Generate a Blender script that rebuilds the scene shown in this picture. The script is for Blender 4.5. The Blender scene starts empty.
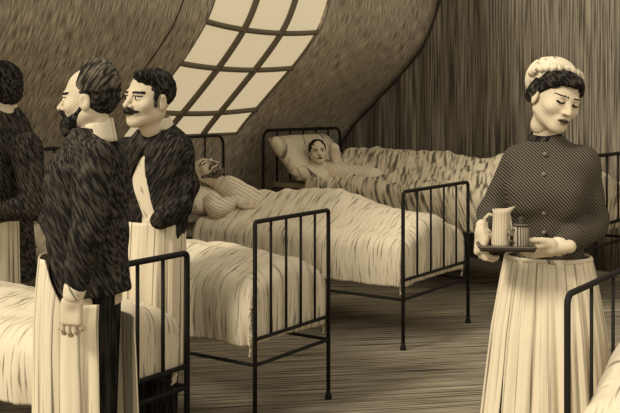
import bpy, bmesh, math, random
import numpy as np
from mathutils import Vector, Matrix, noise

C = bpy.context.scene
COL = C.collection
R = math.radians
random.seed(7)

# ------------------------------------------------------------------ camera, sky, sun, exposure
EYE = 1.55          # eye height
FPX = 1000.0        # focal length in pixels of a 620 px wide picture
cam = bpy.data.cameras.new('camera')
cam.sensor_width = 36
cam.lens = FPX / 620 * 36
cam.shift_y = -106.5 / 620
cam.clip_start = 0.05
co = bpy.data.objects.new('camera', cam)
COL.objects.link(co)
co.location = (0, 0, EYE)
co.rotation_euler = (R(90), 0, 0)
C.camera = co

w = bpy.data.worlds.new('World')
C.world = w
w.use_nodes = True
bg = w.node_tree.nodes['Background']
bg.inputs[0].default_value = (1.0, 0.985, 0.95, 1)
bg.inputs[1].default_value = 0.75

sun = bpy.data.lights.new('sun', 'SUN')
sun.energy = 2.3
sun.angle = R(14)
sun.color = (1, 0.985, 0.95)
so = bpy.data.objects.new('sun', sun)
COL.objects.link(so)
so.rotation_euler = Vector((0.60, 0.50, -0.62)).to_track_quat('-Z', 'Y').to_euler()

C.view_settings.view_transform = 'Standard'
C.view_settings.look = 'None'
C.view_settings.gamma = 1
C.view_settings.use_curve_mapping = False
C.view_settings.exposure = 0.45


def at(px, py, d):
    """the point d metres in front of the eye that stands at (px, py)"""
    return Vector(((px - 310) * d / FPX, d, EYE - (py - 100) * d / FPX))


# ------------------------------------------------------------------ materials
def lin(c):
    o = []
    g = .3 * c[0] + .59 * c[1] + .11 * c[2]
    c = [v + (g - v) * .22 for v in c]
    for v in c:
        v /= 255
        o.append(v / 12.92 if v <= 0.04045 else ((v + 0.055) / 1.055) ** 2.4)
    return (*o, 1)


MATS = {}


def hatch(name, base, ink=None, period=0.012, ang=45, axis='Z', lo=0.35, hi=0.6, dist=1.5, cross=False,
          stroke=0.0, coord='Object', rough=0.95, dscale=1.0, amount=1.0):
    """printed-line cloth: evenly spaced slightly wandering threads of ink on a base colour"""
    m = bpy.data.materials.new(name)
    m.use_nodes = True
    nt = m.node_tree
    N, L = nt.nodes, nt.links
    b = N['Principled BSDF']
    b.inputs['Roughness'].default_value = rough
    b.inputs['Specular IOR Level'].default_value = 0.05
    MATS[name] = m
    if ink is None:
        b.inputs['Base Color'].default_value = lin(base)
        return m
    tc = N.new('ShaderNodeTexCoord')

    def bands(a, per):
        mp = N.new('ShaderNodeMapping')
        rot = {'X': (R(a), 0, 0), 'Y': (0, R(a), 0), 'Z': (0, 0, R(a))}[axis]
        mp.inputs['Rotation'].default_value = rot
        L.new(tc.outputs[coord], mp.inputs[0])
        wv = N.new('ShaderNodeTexWave')
        wv.bands_direction = 'X' if axis != 'X' else 'Z'
        wv.inputs['Scale'].default_value = 0.31416 / per
        wv.inputs['Distortion'].default_value = dist
        wv.inputs['Detail'].default_value = 2
        wv.inputs['Detail Scale'].default_value = dscale
        L.new(mp.outputs[0], wv.inputs[0])
        rp = N.new('ShaderNodeMapRange')
        rp.inputs['From Min'].default_value = lo
        rp.inputs['From Max'].default_value = hi
        L.new(wv.outputs['Fac'], rp.inputs['Value'])
        return rp.outputs[0]
    f = bands(ang, period)
    if cross:
        g = bands(ang + 75, period * 1.1)
        mm = N.new('ShaderNodeMath')
        mm.operation = 'MULTIPLY'
        L.new(f, mm.inputs[0])
        L.new(g, mm.inputs[1])
        f = mm.outputs[0]
    if stroke > 0:          # break the lines up with a cloudy mask
        nz = N.new('ShaderNodeTexNoise')
        nz.inputs['Scale'].default_value = stroke
        nz.inputs['Detail'].default_value = 4
        L.new(tc.outputs[coord], nz.inputs['Vector'])
        r2 = N.new('ShaderNodeMapRange')
        r2.inputs['From Min'].default_value = 0.42
        r2.inputs['From Max'].default_value = 0.62
        L.new(nz.outputs['Fac'], r2.inputs['Value'])
        mx = N.new('ShaderNodeMath')
        mx.operation = 'MAXIMUM'
        L.new(f, mx.inputs[0])
        L.new(r2.outputs[0], mx.inputs[1])
        f = mx.outputs[0]
    mix = N.new('ShaderNodeMix')
    mix.data_type = 'RGBA'
    mix.inputs['A'].default_value = lin(ink)
    mix.inputs['B'].default_value = lin(base)
    if amount < 1:
        ma = N.new('ShaderNodeMapRange')
        ma.inputs['To Min'].default_value = 1 - amount
        L.new(f, ma.inputs['Value'])
        f = ma.outputs[0]
    L.new(f, mix.inputs['Factor'])
    L.new(mix.outputs['Result'], b.inputs['Base Color'])
    return m


def grain(name, base, ink, scale=(2, 60, 1), thr=(0.4, 0.6), coord='UV', rough=0.95, boards=None, blotch=0.35, rot=(0, 0, 0), detail=3):
    """long irregular strokes: noise stretched along one direction of the surface"""
    m = bpy.data.materials.new(name)
    m.use_nodes = True
    nt = m.node_tree
    N, L = nt.nodes, nt.links
    b = N['Principled BSDF']
    b.inputs['Roughness'].default_value = rough
    b.inputs['Specular IOR Level'].default_value = 0.05
    tc = N.new('ShaderNodeTexCoord')
    mp = N.new('ShaderNodeMapping')
    mp.inputs['Scale'].default_value = scale
    m0 = N.new('ShaderNodeMapping')
    m0.inputs['Rotation'].default_value = [R(q) for q in rot]
    L.new(tc.outputs[coord], m0.inputs[0])
    L.new(m0.outputs[0], mp.inputs[0])
    nz = N.new('ShaderNodeTexNoise')
    nz.inputs['Scale'].default_value = 1
    nz.inputs['Detail'].default_value = detail
    L.new(mp.outputs[0], nz.inputs['Vector'])
    rp = N.new('ShaderNodeMapRange')
    rp.inputs['From Min'].default_value = thr[0]
    rp.inputs['From Max'].default_value = thr[1]
    L.new(nz.outputs['Fac'], rp.inputs['Value'])
    f = rp.outputs[0]
    if blotch:
        n2 = N.new('ShaderNodeTexNoise')
        n2.inputs['Scale'].default_value = 1.3
        n2.inputs['Detail'].default_value = 5
        L.new(tc.outputs[coord], n2.inputs['Vector'])
        r2 = N.new('ShaderNodeMapRange')
        r2.inputs['From Min'].default_value = 0.3
        r2.inputs['From Max'].default_value = 0.7
        r2.inputs['To Min'].default_value = 1 - blotch
        L.new(n2.outputs['Fac'], r2.inputs['Value'])
        mm = N.new('ShaderNodeMath')
        mm.operation = 'MULTIPLY'
        L.new(f, mm.inputs[0])
        L.new(r2.outputs[0], mm.inputs[1])
        f = mm.outputs[0]
    if boards:
        sp = N.new('ShaderNodeSeparateXYZ')
        L.new(tc.outputs[coord], sp.inputs[0])
        md = N.new('ShaderNodeMath')
        md.operation = 'PINGPONG'
        md.inputs[1].default_value = boards / 2
        L.new(sp.outputs['Y'], md.inputs[0])
        r3 = N.new('ShaderNodeMapRange')
        r3.inputs['From Min'].default_value = 0.002
        r3.inputs['From Max'].default_value = 0.007
        r3.inputs['To Min'].default_value = 0.25
        L.new(md.outputs[0], r3.inputs['Value'])
        mm = N.new('ShaderNodeMath')
        mm.operation = 'MULTIPLY'
        L.new(f, mm.inputs[0])
        L.new(r3.outputs[0], mm.inputs[1])
        f = mm.outputs[0]
    mix = N.new('ShaderNodeMix')
    mix.data_type = 'RGBA'
    mix.inputs['A'].default_value = lin(ink)
    mix.inputs['B'].default_value = lin(base)
    L.new(f, mix.inputs['Factor'])
    L.new(mix.outputs['Result'], b.inputs['Base Color'])
    MATS[name] = m
    return m


INK = (34, 29, 22)
PAPER = (206, 181, 134)
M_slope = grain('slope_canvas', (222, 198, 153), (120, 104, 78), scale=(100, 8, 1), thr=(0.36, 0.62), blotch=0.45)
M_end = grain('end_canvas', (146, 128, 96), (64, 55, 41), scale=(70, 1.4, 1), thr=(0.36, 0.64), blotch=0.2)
M_floor = grain('floor_boards', (162, 142, 105), (52, 44, 32), scale=(1.6, 75, 1), thr=(0.36, 0.58), boards=0.16, blotch=0.3)
M_seam_line = hatch('seam_line', (58, 49, 36))
M_bar = hatch('glazing_bar', (112, 97, 70))
M_iron = hatch('black_iron', (36, 31, 24), rough=0.6)
M_sheet = grain('bed_linen', (216, 192, 146), (108, 93, 68), scale=(74, 5.5, 1), thr=(0.31, 0.45), blotch=0.15)
M_quilt = grain('quilt_cloth', (206, 182, 136), (84, 72, 52), scale=(34, 5, 1), rot=(0, 0, 25), thr=(0.36, 0.54), blotch=0.25)
M_tick = hatch('mattress_ticking', (150, 130, 96), (70, 60, 44), period=0.03, ang=0, axis='Z')
M_pillow = grain('pillow_cotton', (214, 190, 143), (104, 89, 65), scale=(42, 4, 6), rot=(0, 0, 25), thr=(0.32, 0.46), coord='Object', blotch=0.12)
M_skin = hatch('skin', (204, 178, 133), (128, 109, 78), period=0.0085, ang=35, axis='Y', lo=0.0, hi=0.3, dist=1.0, stroke=14, amount=.42)
M_dark = hatch('dark_feature', (36, 30, 23))
M_eye = hatch('eye_white', (214, 192, 150))
M_lip = hatch('lip', (104, 80, 58))
M_night = hatch('nightshirt_cotton', (214, 190, 145), (112, 96, 70), period=0.021, ang=65, axis='Y', lo=0.05, hi=0.35, dist=2.5, amount=.5)
M_grey = grain('grizzled_hair', (138, 119, 88), (48, 41, 31), scale=(90, 90, 30), rot=(20, 25, 0), thr=(0.42, 0.62), coord='Object', blotch=0)
M_hair = grain('dark_hair', (64, 55, 41), (22, 19, 14), scale=(90, 90, 30), rot=(20, 25, 0), thr=(0.45, 0.62), coord='Object', blotch=0)
M_coat = grain('black_wool', (84, 73, 55), (26, 22, 17), scale=(150, 40, 22), rot=(0, 28, 0), thr=(0.42, 0.66), coord='Object', blotch=.3)
M_coat2 = grain('black_cloth', (78, 68, 51), (26, 22, 17), scale=(130, 40, 18), rot=(0, -32, 0), thr=(0.44, 0.66), coord='Object', blotch=.3)
M_trouser = grain('trouser_cloth', (54, 46, 35), (22, 19, 14), scale=(80, 40, 8), thr=(0.42, 0.66), coord='Object', blotch=.2)
M_bodice = hatch('bodice_wool', (98, 85, 64), (32, 27, 20), period=0.0085, ang=42, axis='Y', lo=0.2, hi=0.75, dist=1.5)
M_apron = grain('apron_cotton', (214, 190, 143), (118, 101, 74), scale=(85, 1.1, 1), thr=(0.33, 0.47), blotch=0.0, detail=2)
M_linen = grain('white_linen', (214, 190, 145), (112, 96, 70), scale=(60, 30, 5), rot=(0, 30, 0), thr=(0.30, 0.40), coord='Object', blotch=0.1)
M_cap = grain('fez_felt', (112, 97, 72), (36, 31, 23), scale=(120, 30, 20), rot=(0, -35, 0), thr=(0.42, 0.64), coord='Object', blotch=.2)
M_tray = hatch('tray_metal', (92, 79, 58), (50, 43, 32), period=0.008, ang=90, axis='Y', dist=1, rough=0.5)
M_jug = hatch('jug_enamel', (196, 172, 128), (120, 103, 76), period=0.008, ang=0, axis='Y', lo=0, hi=0.35, dist=1, amount=.5)
M_mug = hatch('mug_enamel', (150, 131, 98), (70, 60, 45), period=0.007, ang=0, axis='Y', dist=1)
M_button = hatch('button', (120, 104, 77))
m = bpy.data.materials.new('lit_pane')
m.use_nodes = True
_b = m.node_tree.nodes['Principled BSDF']
_b.inputs['Base Color'].default_value = lin((150, 132, 98))
_b.inputs['Roughness'].default_value = 0.6
_b.inputs['Emission Color'].default_value = lin((214, 190, 142))
_b.inputs['Emission Strength'].default_value = 0.60
M_pane = m


# ------------------------------------------------------------------ object helpers
def tag(o, label=None, cat=None, group=None, kind=None):
    if label:
        o['label'] = label
    if cat:
        o['category'] = cat
    if group:
        o['group'] = group
    if kind:
        o['kind'] = kind
    return o


def link_mesh(name, verts, faces, mats, parent=None, smooth=True, matidx=None, loc=None):
    me = bpy.data.meshes.new(name)
    me.from_pydata([tuple(v) for v in verts], [], [tuple(int(i) for i in f) for f in faces])
    if not isinstance(mats, (list, tuple)):
        mats = [mats]
    for mm in mats:
        me.materials.append(mm)
    if matidx is not None:
        me.polygons.foreach_set('material_index', np.asarray(matidx, dtype=np.int32))
    if smooth:
        me.polygons.foreach_set('use_smooth', np.ones(len(me.polygons), dtype=bool))
    me.update()
    o = bpy.data.objects.new(name, me)
    COL.objects.link(o)
    if parent:
        o.parent = parent
    if loc is not None:
        o.location = loc
    return o


def link_bm(name, bm, mats, parent=None, smooth=True):
    bmesh.ops.recalc_face_normals(bm, faces=bm.faces)
    me = bpy.data.meshes.new(name)
    bm.to_mesh(me)
    bm.free()
    if not isinstance(mats, (list, tuple)):
        mats = [mats]
    for mm in mats:
        me.materials.append(mm)
    if smooth:
        me.polygons.foreach_set('use_smooth', np.ones(len(me.polygons), dtype=bool))
    o = bpy.data.objects.new(name, me)
    COL.objects.link(o)
    if parent:
        o.parent = parent
    return o


def empty(name, loc, rz=0):
    o = bpy.data.objects.new(name, None)
    COL.objects.link(o)
    o.location = loc
    o.rotation_euler = (0, 0, rz)
    o.empty_display_size = 0.1
    return o


def tube(bm, pts, r, seg=10, closed=False):
    pts = [Vector(p) for p in pts]
    n = len(pts)
    rad = r if isinstance(r, (list, tuple)) else [r] * n
    rings = []
    ref = None
    for i, p in enumerate(pts):
        if closed:
            t = (pts[(i + 1) % n] - pts[i - 1]).normalized()
        else:
            a = pts[max(i - 1, 0)]
            b = pts[min(i + 1, n - 1)]
            t = (b - a).normalized()
        if ref is None:
            ref = Vector((0, 1, 0)) if abs(t.y) < 0.9 else Vector((1, 0, 0))
        u = t.cross(ref).normalized()
        v = u.cross(t).normalized()
        ref = v
        rings.append([bm.verts.new(p + (u * math.cos(2 * math.pi * k / seg) + v * math.sin(2 * math.pi * k / seg)) * rad[i])
                      for k in range(seg)])
    m = n if closed else n - 1
    for i in range(m):
        A, B = rings[i], rings[(i + 1) % n]
        for k in range(seg):
            bm.faces.new((A[k], A[(k + 1) % seg], B[(k + 1) % seg], B[k]))
    if not closed:
        bm.faces.new(rings[0][::-1])
        bm.faces.new(rings[-1])


def lathe(bm, prof, seg=28, cx=0, cy=0):
    rings = []
    for r, z in prof:
        rings.append([bm.verts.new((cx + r * math.cos(2 * math.pi * k / seg), cy + r * math.sin(2 * math.pi * k / seg), z)) for k in range(seg)])
    for A, B in zip(rings, rings[1:]):
        for k in range(seg):
            bm.faces.new((A[k], A[(k + 1) % seg], B[(k + 1) % seg], B[k]))
    bm.faces.new(rings[0][::-1])
    bm.faces.new(rings[-1])


def box(bm, c, h, bev=0.0):
    r = bmesh.ops.create_cube(bm, size=1)
    vs = r['verts']
    for v in vs:
        v.co = Vector((c[0] + v.co.x * 2 * h[0], c[1] + v.co.y * 2 * h[1], c[2] + v.co.z * 2 * h[2]))
    if bev:
        es = list({e for v in vs for e in v.link_edges})
        bmesh.ops.bevel(bm, geom=es, offset=bev, segments=2, affect='EDGES')


# ------------------------------------------------------------------ distance-field modelling
def surface_nets(F, xs, ys, zs):
    nx, ny, nz = F.shape
    ins = F < 0
    idx = -np.ones((nx - 1, ny - 1, nz - 1), dtype=np.int64)
    s = np.zeros((nx - 1, ny - 1, nz - 1), dtype=np.int8)
    for i in (0, 1):
        for j in (0, 1):
            for k in (0, 1):
                s += ins[i:nx - 1 + i, j:ny - 1 + j, k:nz - 1 + k]
    mixc = (s > 0) & (s < 8)
    I, J, K = np.nonzero(mixc)
    nv = len(I)
    idx[I, J, K] = np.arange(nv)
    acc = np.zeros((nv, 3))
    cnt = np.zeros(nv)
    X = [xs, ys, zs]
    corners = [(i, j, k) for i in (0, 1) for j in (0, 1) for k in (0, 1)]
    for a in corners:
        for ax in range(3):
            if a[ax] == 1:
                continue
            b = list(a)
            b[ax] = 1
            fa = F[I + a[0], J + a[1], K + a[2]]
            fb = F[I + b[0], J + b[1], K + b[2]]
            cr = (fa < 0) != (fb < 0)
            t = np.where(cr, fa / np.where(cr, fa - fb, 1), 0)
            base = [I + a[0], J + a[1], K + a[2]]
            P = np.stack([X[q][base[q]] for q in range(3)], 1).astype(float)
            e = X[ax][base[ax] + 1] - X[ax][base[ax]]
            P[:, ax] += t * e
            acc[cr] += P[cr]
            cnt[cr] += 1
    V = acc / np.maximum(cnt, 1)[:, None]
    quads = []
    # x edges
    for ax in range(3):
        sl0 = [slice(None)] * 3
        sl1 = [slice(None)] * 3
        sl0[ax] = slice(0, -1)
        sl1[ax] = slice(1, None)
        A = ins[tuple(sl0)]
        B = ins[tuple(sl1)]
        cr = np.nonzero(A != B)
        g = [c.copy() for c in cr]
        o1, o2 = [(1, 2), (2, 0), (0, 1)][ax]
        dims = F.shape
        ok = (g[o1] > 0) & (g[o2] > 0) & (g[o1] < dims[o1] - 1) & (g[o2] < dims[o2] - 1)
        g = [c[ok] for c in g]
        flip = ~A[g[0], g[1], g[2]]

        def cell(d1, d2):
            h = [c.copy() for c in g]
            h[o1] -= d1
            h[o2] -= d2
            return idx[h[0], h[1], h[2]]
        q = np.stack([cell(1, 1), cell(0, 1), cell(0, 0), cell(1, 0)], 1)
        q[flip] = q[flip][:, ::-1]
        quads.append(q)
    Q = np.concatenate(quads) if quads else np.zeros((0, 4), int)
    Q = Q[(Q >= 0).all(1)]
    return V, Q


class Sdf:
    def __init__(self):
        self.e = []

    def add(self, kind, lo, hi, fn, k=0.01, op='u'):
        self.e.append((np.array(lo, float), np.array(hi, float), fn, k, op))
        return self

    def ell(self, c, r, k=0.01, op='u', rot=None):
        c = np.array(c, float)
        r = np.array(r, float)
        Rm = np.array(rot.to_3x3()).T if rot is not None else None
        m = r.max()

        def fn(P):
            q = P - c
            if Rm is not None:
                q = q @ Rm.T
            k0 = np.sqrt(((q / r) ** 2).sum(-1))
            k1 = np.sqrt(((q / r ** 2) ** 2).sum(-1)) + 1e-9
            return k0 * (k0 - 1) / k1
        return self.add('e', c - m, c + m, fn, k, op)

    def cap(self, a, b, ra, rb=None, k=0.01, op='u'):
        rb = ra if rb is None else rb
        a = np.array(a, float)
        b = np.array(b, float)
        d = b - a
        dd = (d * d).sum() + 1e-12
        m = max(ra, rb)

        def fn(P):
            q = P - a
            t = np.clip((q @ d) / dd, 0, 1)
            return np.sqrt(((q - t[..., None] * d) ** 2).sum(-1)) - (ra + (rb - ra) * t)
        return self.add('c', np.minimum(a, b) - m, np.maximum(a, b) + m, fn, k, op)

    def chain(self, pts, rs, k=0.01, op='u', k2=0.004):
        for i in range(len(pts) - 1):
            self.cap(pts[i], pts[i + 1], rs[i], rs[i + 1], k if i == 0 else k2, op)
        return self

    def boxr(self, c, h, r=0.01, k=0.01, op='u', rot=None):
        c = np.array(c, float)
        h = np.array(h, float)
        Rm = np.array(rot.to_3x3()).T if rot is not None else None
        m = np.sqrt((h * h).sum())

        def fn(P):
            q = P - c
            if Rm is not None:
                q = q @ Rm.T
            q = np.abs(q) - (h - r)
            return np.sqrt((np.maximum(q, 0) ** 2).sum(-1)) + np.minimum(q.max(-1), 0) - r
        return self.add('b', c - m, c + m, fn, k, op)

    def loft(self, secs, yaw, cx, cy, k=0.02, op='u', pleat=None, power=2.3):
        """stack of ovals: secs rows (z, rx, ry, dx, dy) from low to high, in a frame turned by yaw about (cx, cy)"""
        S = np.array(secs, float)
        ca, sa = math.cos(yaw), math.sin(yaw)
        m = S[:, 1:3].max() + np.abs(S[:, 3:5]).max() + 0.03

        def fn(P):
            x = (P[..., 0] - cx) * ca + (P[..., 1] - cy) * sa
            y = -(P[..., 0] - cx) * sa + (P[..., 1] - cy) * ca
            z = P[..., 2]
            zz = np.clip(z, S[0, 0], S[-1, 0])
            it = [np.interp(zz, S[:, 0], S[:, i]) for i in range(1, 5)]
            qx, qy = x - it[2], y - it[3]
            f = (np.abs(qx / it[0]) ** power + np.abs(qy / it[1]) ** power) ** (1 / power)
            mult = 1.0
            if pleat is not None:
                mult = pleat(np.arctan2(qy, qx), z)
            d = (f - mult) * np.minimum(it[0], it[1])
            dz = np.maximum(S[0, 0] - z, z - S[-1, 0])
            return np.maximum(d, dz)
        return self.add('l', (cx - m, cy - m, S[0, 0] - .01), (cx + m, cy + m, S[-1, 0] + .01), fn, k, op)

    def mesh(self, res, lo=None, hi=None, wob=None):
        us = [e for e in self.e if e[4] == 'u']
        if lo is None:
            lo = np.min([e[0] for e in us], 0) - 3 * res
            hi = np.max([e[1] for e in us], 0) + 3 * res
        ax = [np.arange(lo[i], hi[i] + res, res) for i in range(3)]
        F = np.full([len(a) for a in ax], 1.0)
        for l, h, fn, k, op in self.e:
            mg = k * 1.5 + 3 * res
            sl = []
            for i in range(3):
                a = max(int(np.searchsorted(ax[i], l[i] - mg)) - 1, 0)
                b = min(int(np.searchsorted(ax[i], h[i] + mg)) + 1, len(ax[i]))
                sl.append(slice(a, b))
            if any(s.stop - s.start < 1 for s in sl):
                continue
            sl = tuple(sl)
            G = np.stack(np.meshgrid(ax[0][sl[0]], ax[1][sl[1]], ax[2][sl[2]], indexing='ij'), -1)
            d = fn(G)
            cur = F[sl]
            if op == 'u':
                hh = np.maximum(k - np.abs(cur - d), 0) / max(k, 1e-6)
                F[sl] = np.minimum(cur, d) - hh * hh * k * 0.25
            else:
                hh = np.maximum(k - np.abs(cur + d), 0) / max(k, 1e-6)
                F[sl] = np.maximum(cur, -d) + hh * hh * k * 0.25
        V, Q = surface_nets(F, *ax)
        if wob:
            amp, sc = wob
            for i in range(len(V)):
                p = Vector(V[i])
                n = noise.noise_vector(Vector((p.x * sc[0], p.y * sc[1], p.z * sc[2])))
                V[i] += np.array(n) * amp
        return V, Q


def xform(V, M):
    A = np.array(M)
    return V @ A[:3, :3].T + A[:3, 3]


# ------------------------------------------------------------------ heads and hands
def head_sdf(long_nose=1.0, jaw=1.0, neck=.048):
    s = Sdf()
    s.ell((0, .018, .142), (.074, .094, .083))
    s.ell((0, -.018, .085), (.060, .066, .078), .03)
    s.cap((-.050, .012, .055), (-.016, -.058, .022), .019 * jaw, .018, .03)
    s.cap((.050, .012, .055), (.016, -.058, .022), .019 * jaw, .018, .03)
    s.ell((0, -.066, .020), (.022, .018, .018), .02)
    for x in (-1, 1):
        s.ell((x * .043, -.052, .083), (.022, .022, .020), .025)
    s.cap((-.034, -.074, .126), (.034, -.074, .126), .011, .011, .02)
    for x in (-1, 1):
        s.ell((x * .031, -.094, .110), (.019, .018, .012), .012, 's')
        s.ell((x * .031, -.0715, .110), (.0145, .0135, .0125), .003)
    s.cap((0, -.080, .118), (0, -.103 * long_nose, .080), .0075, .0105, .012)
    for x in (-1, 1):
        s.ell((x * .0115, -.090, .077), (.0085, .011, .008), .006)
    s.ell((0, -.078, .048), (.026, .012, .016), .015)
    s.cap((-.017, -.083, .0525), (.017, -.083, .0525), .0055, .0055, .005)
    s.ell((0, -.090, .0525), (.012, .006, .005), .004)
    s.ell((0, -.087, .0415), (.017, .008, .006), .005)
    s.cap((-.022, -.091, .0472), (.022, -.091, .0472), .0022, .0022, .003, 's')
    for x in (-1, 1):
        rot = Matrix.Rotation(R(x * 14), 4, 'Z')
        s.ell((x * .076, .014, .098), (.008, .020, .032), .006, rot=rot)
        s.ell((x * .084, .010, .102), (.005, .011, .017), .004, 's', rot=rot)
    s.cap((0, .024, .06), (0, .030, .0), neck, neck, .03)
    return s


def head_mats(V, Q, gaze=0.0, closed=False, brow=1.0):
    c = V[Q].mean(1)
    x, y, z = c[:, 0], c[:, 1], c[:, 2]
    ax = np.abs(x)
    mi = np.zeros(len(Q), int)
    front = y < -.045
    eye = front & (np.abs(ax - .031) < .0150) & (np.abs(z - .110) < .0068)
    if closed:
        mi[front & (np.abs(ax - .031) < .0155) & (np.abs(z - .1065 - 18 * (ax - .031) ** 2) < .0042)] = 1
    else:
        mi[eye] = 2
        sx = np.sign(x)
        mi[eye & (np.abs(x - (sx * .031 + gaze)) < .0062)] = 1
        mi[front & (np.abs(ax - .031) < .0185) & (np.abs(z - .1175) < .0032)] = 1
    mi[front & (ax > .011) & (ax < .052) & (np.abs(z - (.1315 + .05 * (ax - .011) - 1.6 * (ax - .02) ** 2)) < .0042 * brow)] = 1
    mi[(y < -.07) & (ax < .021) & (z > .036) & (z < .0585) & (np.abs(z - .0472) < .010 * (1 - (ax / .026) ** 2))] = 3
    mi[(y < -.06) & (ax < .024) & (np.abs(z - .0472) < .0022)] = 1
    mi[(y < -.08) & (np.abs(ax - .009) < .004) & (np.abs(z - .0705) < .003)] = 1
    return mi


def head_matrix(center, yaw, pitch=0, roll=0, scale=1.0):
    M = Matrix.Translation(center) @ Matrix.Rotation(yaw, 4, 'Z') @ Matrix.Rotation(pitch, 4, 'X') @ Matrix.Rotation(roll, 4, 'Y')
    return M @ Matrix.Diagonal((scale, scale, scale, 1)) @ Matrix.Translation((0, 0, -.11))


def hand(wrist, d, back, left=True, curl=(25, 30, 20), thumb=(.55, .75, -.35), tcurl=25, scale=1.0, spread=3, res=.0034, stub=.05):
    """palm, four unequal bent fingers and a thumb; d runs along the fingers, back is the back of the hand"""
    Y = Vector(d).normalized()
    Z = Vector(back)
    Z = (Z - Y * Z.dot(Y)).normalized()
    X = Y.cross(Z)
    s = Sdf()
    s.cap((0, -stub, 0), (0, .012, 0), .024, .024, .01)
    s.boxr((0, .05, 0), (.036, .044, .013), .012, .02)
    s.ell((.026, .038, -.006), (.017, .028, .014), .012)
    xs = (.028, .0095, -.0095, -.028)
    ls = (.068, .077, .071, .055)
    for i in range(4):
        p = Vector((xs[i], .084 - .004 * abs(i - 1.2), 0))
        a = 0
        pts = [p + Vector((0, -.02, 0)), p]
        sd = math.tan(R((1.5 - i) * spread))
        for f, cdeg in zip((.45, .30, .25), curl):
            a += R(cdeg + (i - 1) * 3)
            p = p + Vector((sd * math.cos(a), math.cos(a), -math.sin(a))) * ls[i] * f
            pts.append(p)
        s.chain(pts, [.009, .0088, .0082, .0075, .0066], .004, k2=.002)
    t0 = Vector((.024, .018, -.006))
    td = Vector(thumb).normalized()
    t1 = t0 + td * .040
    ax = td.cross(Vector((0, 1, 0)))
    td2 = td.copy()
    if ax.length > 1e-4:
        td2.rotate(Matrix.Rotation(R(tcurl), 3, ax.normalized()))
    t2 = t1 + td2 * .032
    td3 = td2.copy()
    if ax.length > 1e-4:
        td3.rotate(Matrix.Rotation(R(tcurl * .6), 3, ax.normalized()))
    t3 = t2 + td3 * .024
    s.chain([t0, t1, t2, t3], [.014, .0115, .010, .0085], .01, k2=.003)
    V, Q = s.mesh(res)
    V = V * scale
    if not left:
        V[:, 0] *= -1
        Q = Q[:, ::-1]
    Xw = X if left else -X     # mirrored hand keeps a right-handed frame for the arm
    M = Matrix.Identity(4)
    base = X
    for r in range(3):
        M[r][0] = base[r]
        M[r][1] = Y[r]
        M[r][2] = Z[r]
        M[r][3] = wrist[r]
    return xform(V, M), Q


def neck_part(HM, base, r0=.050, r1=.062):
    a = HM @ Vector((0, .026, .03))
    s = Sdf()
    s.cap(a, base, r0, r1)
    V, Q = s.mesh(.006)
    return V, Q, None


def merge(parts):
    vs, qs, ms, n = [], [], [], 0
    for V, Q, mi in parts:
        vs.append(V)
        qs.append(Q + n)
        ms.append(mi if mi is not None else np.zeros(len(Q), int))
        n += len(V)
    return np.concatenate(vs), np.concatenate(qs), np.concatenate(ms)


def make_person(root, parts, label, group=None):
    V, Q, mi = merge(parts)
    o = link_mesh('person', V - np.array(root), Q, [M_skin, M_dark, M_eye, M_lip], matidx=mi, loc=root)
    tag(o, label, 'person', group)
    return o


def wear(name, V, Q, mat, who, label=None):
    o = link_mesh(name, V - np.array(who.location), Q, mat, parent=who)
    if label:
        o['label'] = label
    return o


def ring_cloth(name, root, who, secs, a0, a1, mat, n=120, pleats=0, amp=0.0, seed=0, yaw=0.0, rows=60, thick=0.006, topwob=0.0, label=None, dip=None):
    """cloth hanging round a body: secs rows (z, rx, ry, cx, cy); angles a0..a1 in degrees, 0 = the way the body faces"""
    S = np.array(secs, float)
    V, F, UVS = [], [], []
    rmid = S[:, 1:3].mean()
    full = abs(a1 - a0) >= 359
    zs = np.linspace(S[-1, 0], S[0, 0], rows)
    for i, z in enumerate(zs):
        rx, ry, cx, cy = [np.interp(z, S[:, 0], S[:, q]) for q in range(1, 5)]
        f = i / (rows - 1)
        for j in range(n + (0 if full else 1)):
            a = R(a0 + (a1 - a0) * j / n)
            q = noise.noise(Vector((a * 2.2 + seed, z * .8, seed))) * .9
            wv = amp * (0.25 + f) * (math.sin(pleats * a + 3 * q) + .6 * math.sin(pleats * 1.7 * a + 2 + 4 * q))
            lx = math.sin(a) * (rx + wv)
            ly = -math.cos(a) * (ry + wv)
            x = lx * math.cos(yaw) - ly * math.sin(yaw)
            y = lx * math.sin(yaw) + ly * math.cos(yaw)
            zz = z + (topwob * math.sin(a * 3 + seed) * (1 - f)) - (dip(a) * (1 - f) if dip else 0)
            V.append((cx + x, cy + y, zz))
            UVS.append((a * rmid, z))
    w_ = n if full else n + 1
    for i in range(rows - 1):
        for j in range(n):
            a, b = i * w_ + j, i * w_ + (j + 1) % w_
            F.append((a, b, b + w_, a + w_))
    o = wear(name, np.array(V), np.array(F), mat, who, label)
    uv = o.data.uv_layers.new(name='UVMap')
    for lp in o.data.loops:
        uv.data[lp.index].uv = UVS[lp.vertex_index]
    md = o.modifiers.new('thickness', 'SOLIDIFY')
    md.thickness = thick
    md.offset = 0
    return o


def collar_ring(who, c, z0, z1, r0, r1, yaw, mat, label=None, front=.02, lean=(0, 0)):
    """stand-up band round the neck, a little lower at the throat"""
    secs = [(z0, r0, r0 * .96, c[0], c[1]), (z1, r1, r1 * .96, c[0] + lean[0], c[1] + lean[1])]
    return ring_cloth('collar', None, who, secs, -178, 178, mat, n=48, yaw=yaw, rows=6, thick=.005, label=label,
                      dip=lambda a: front * (1 + math.cos(a)) / 2)


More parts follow.
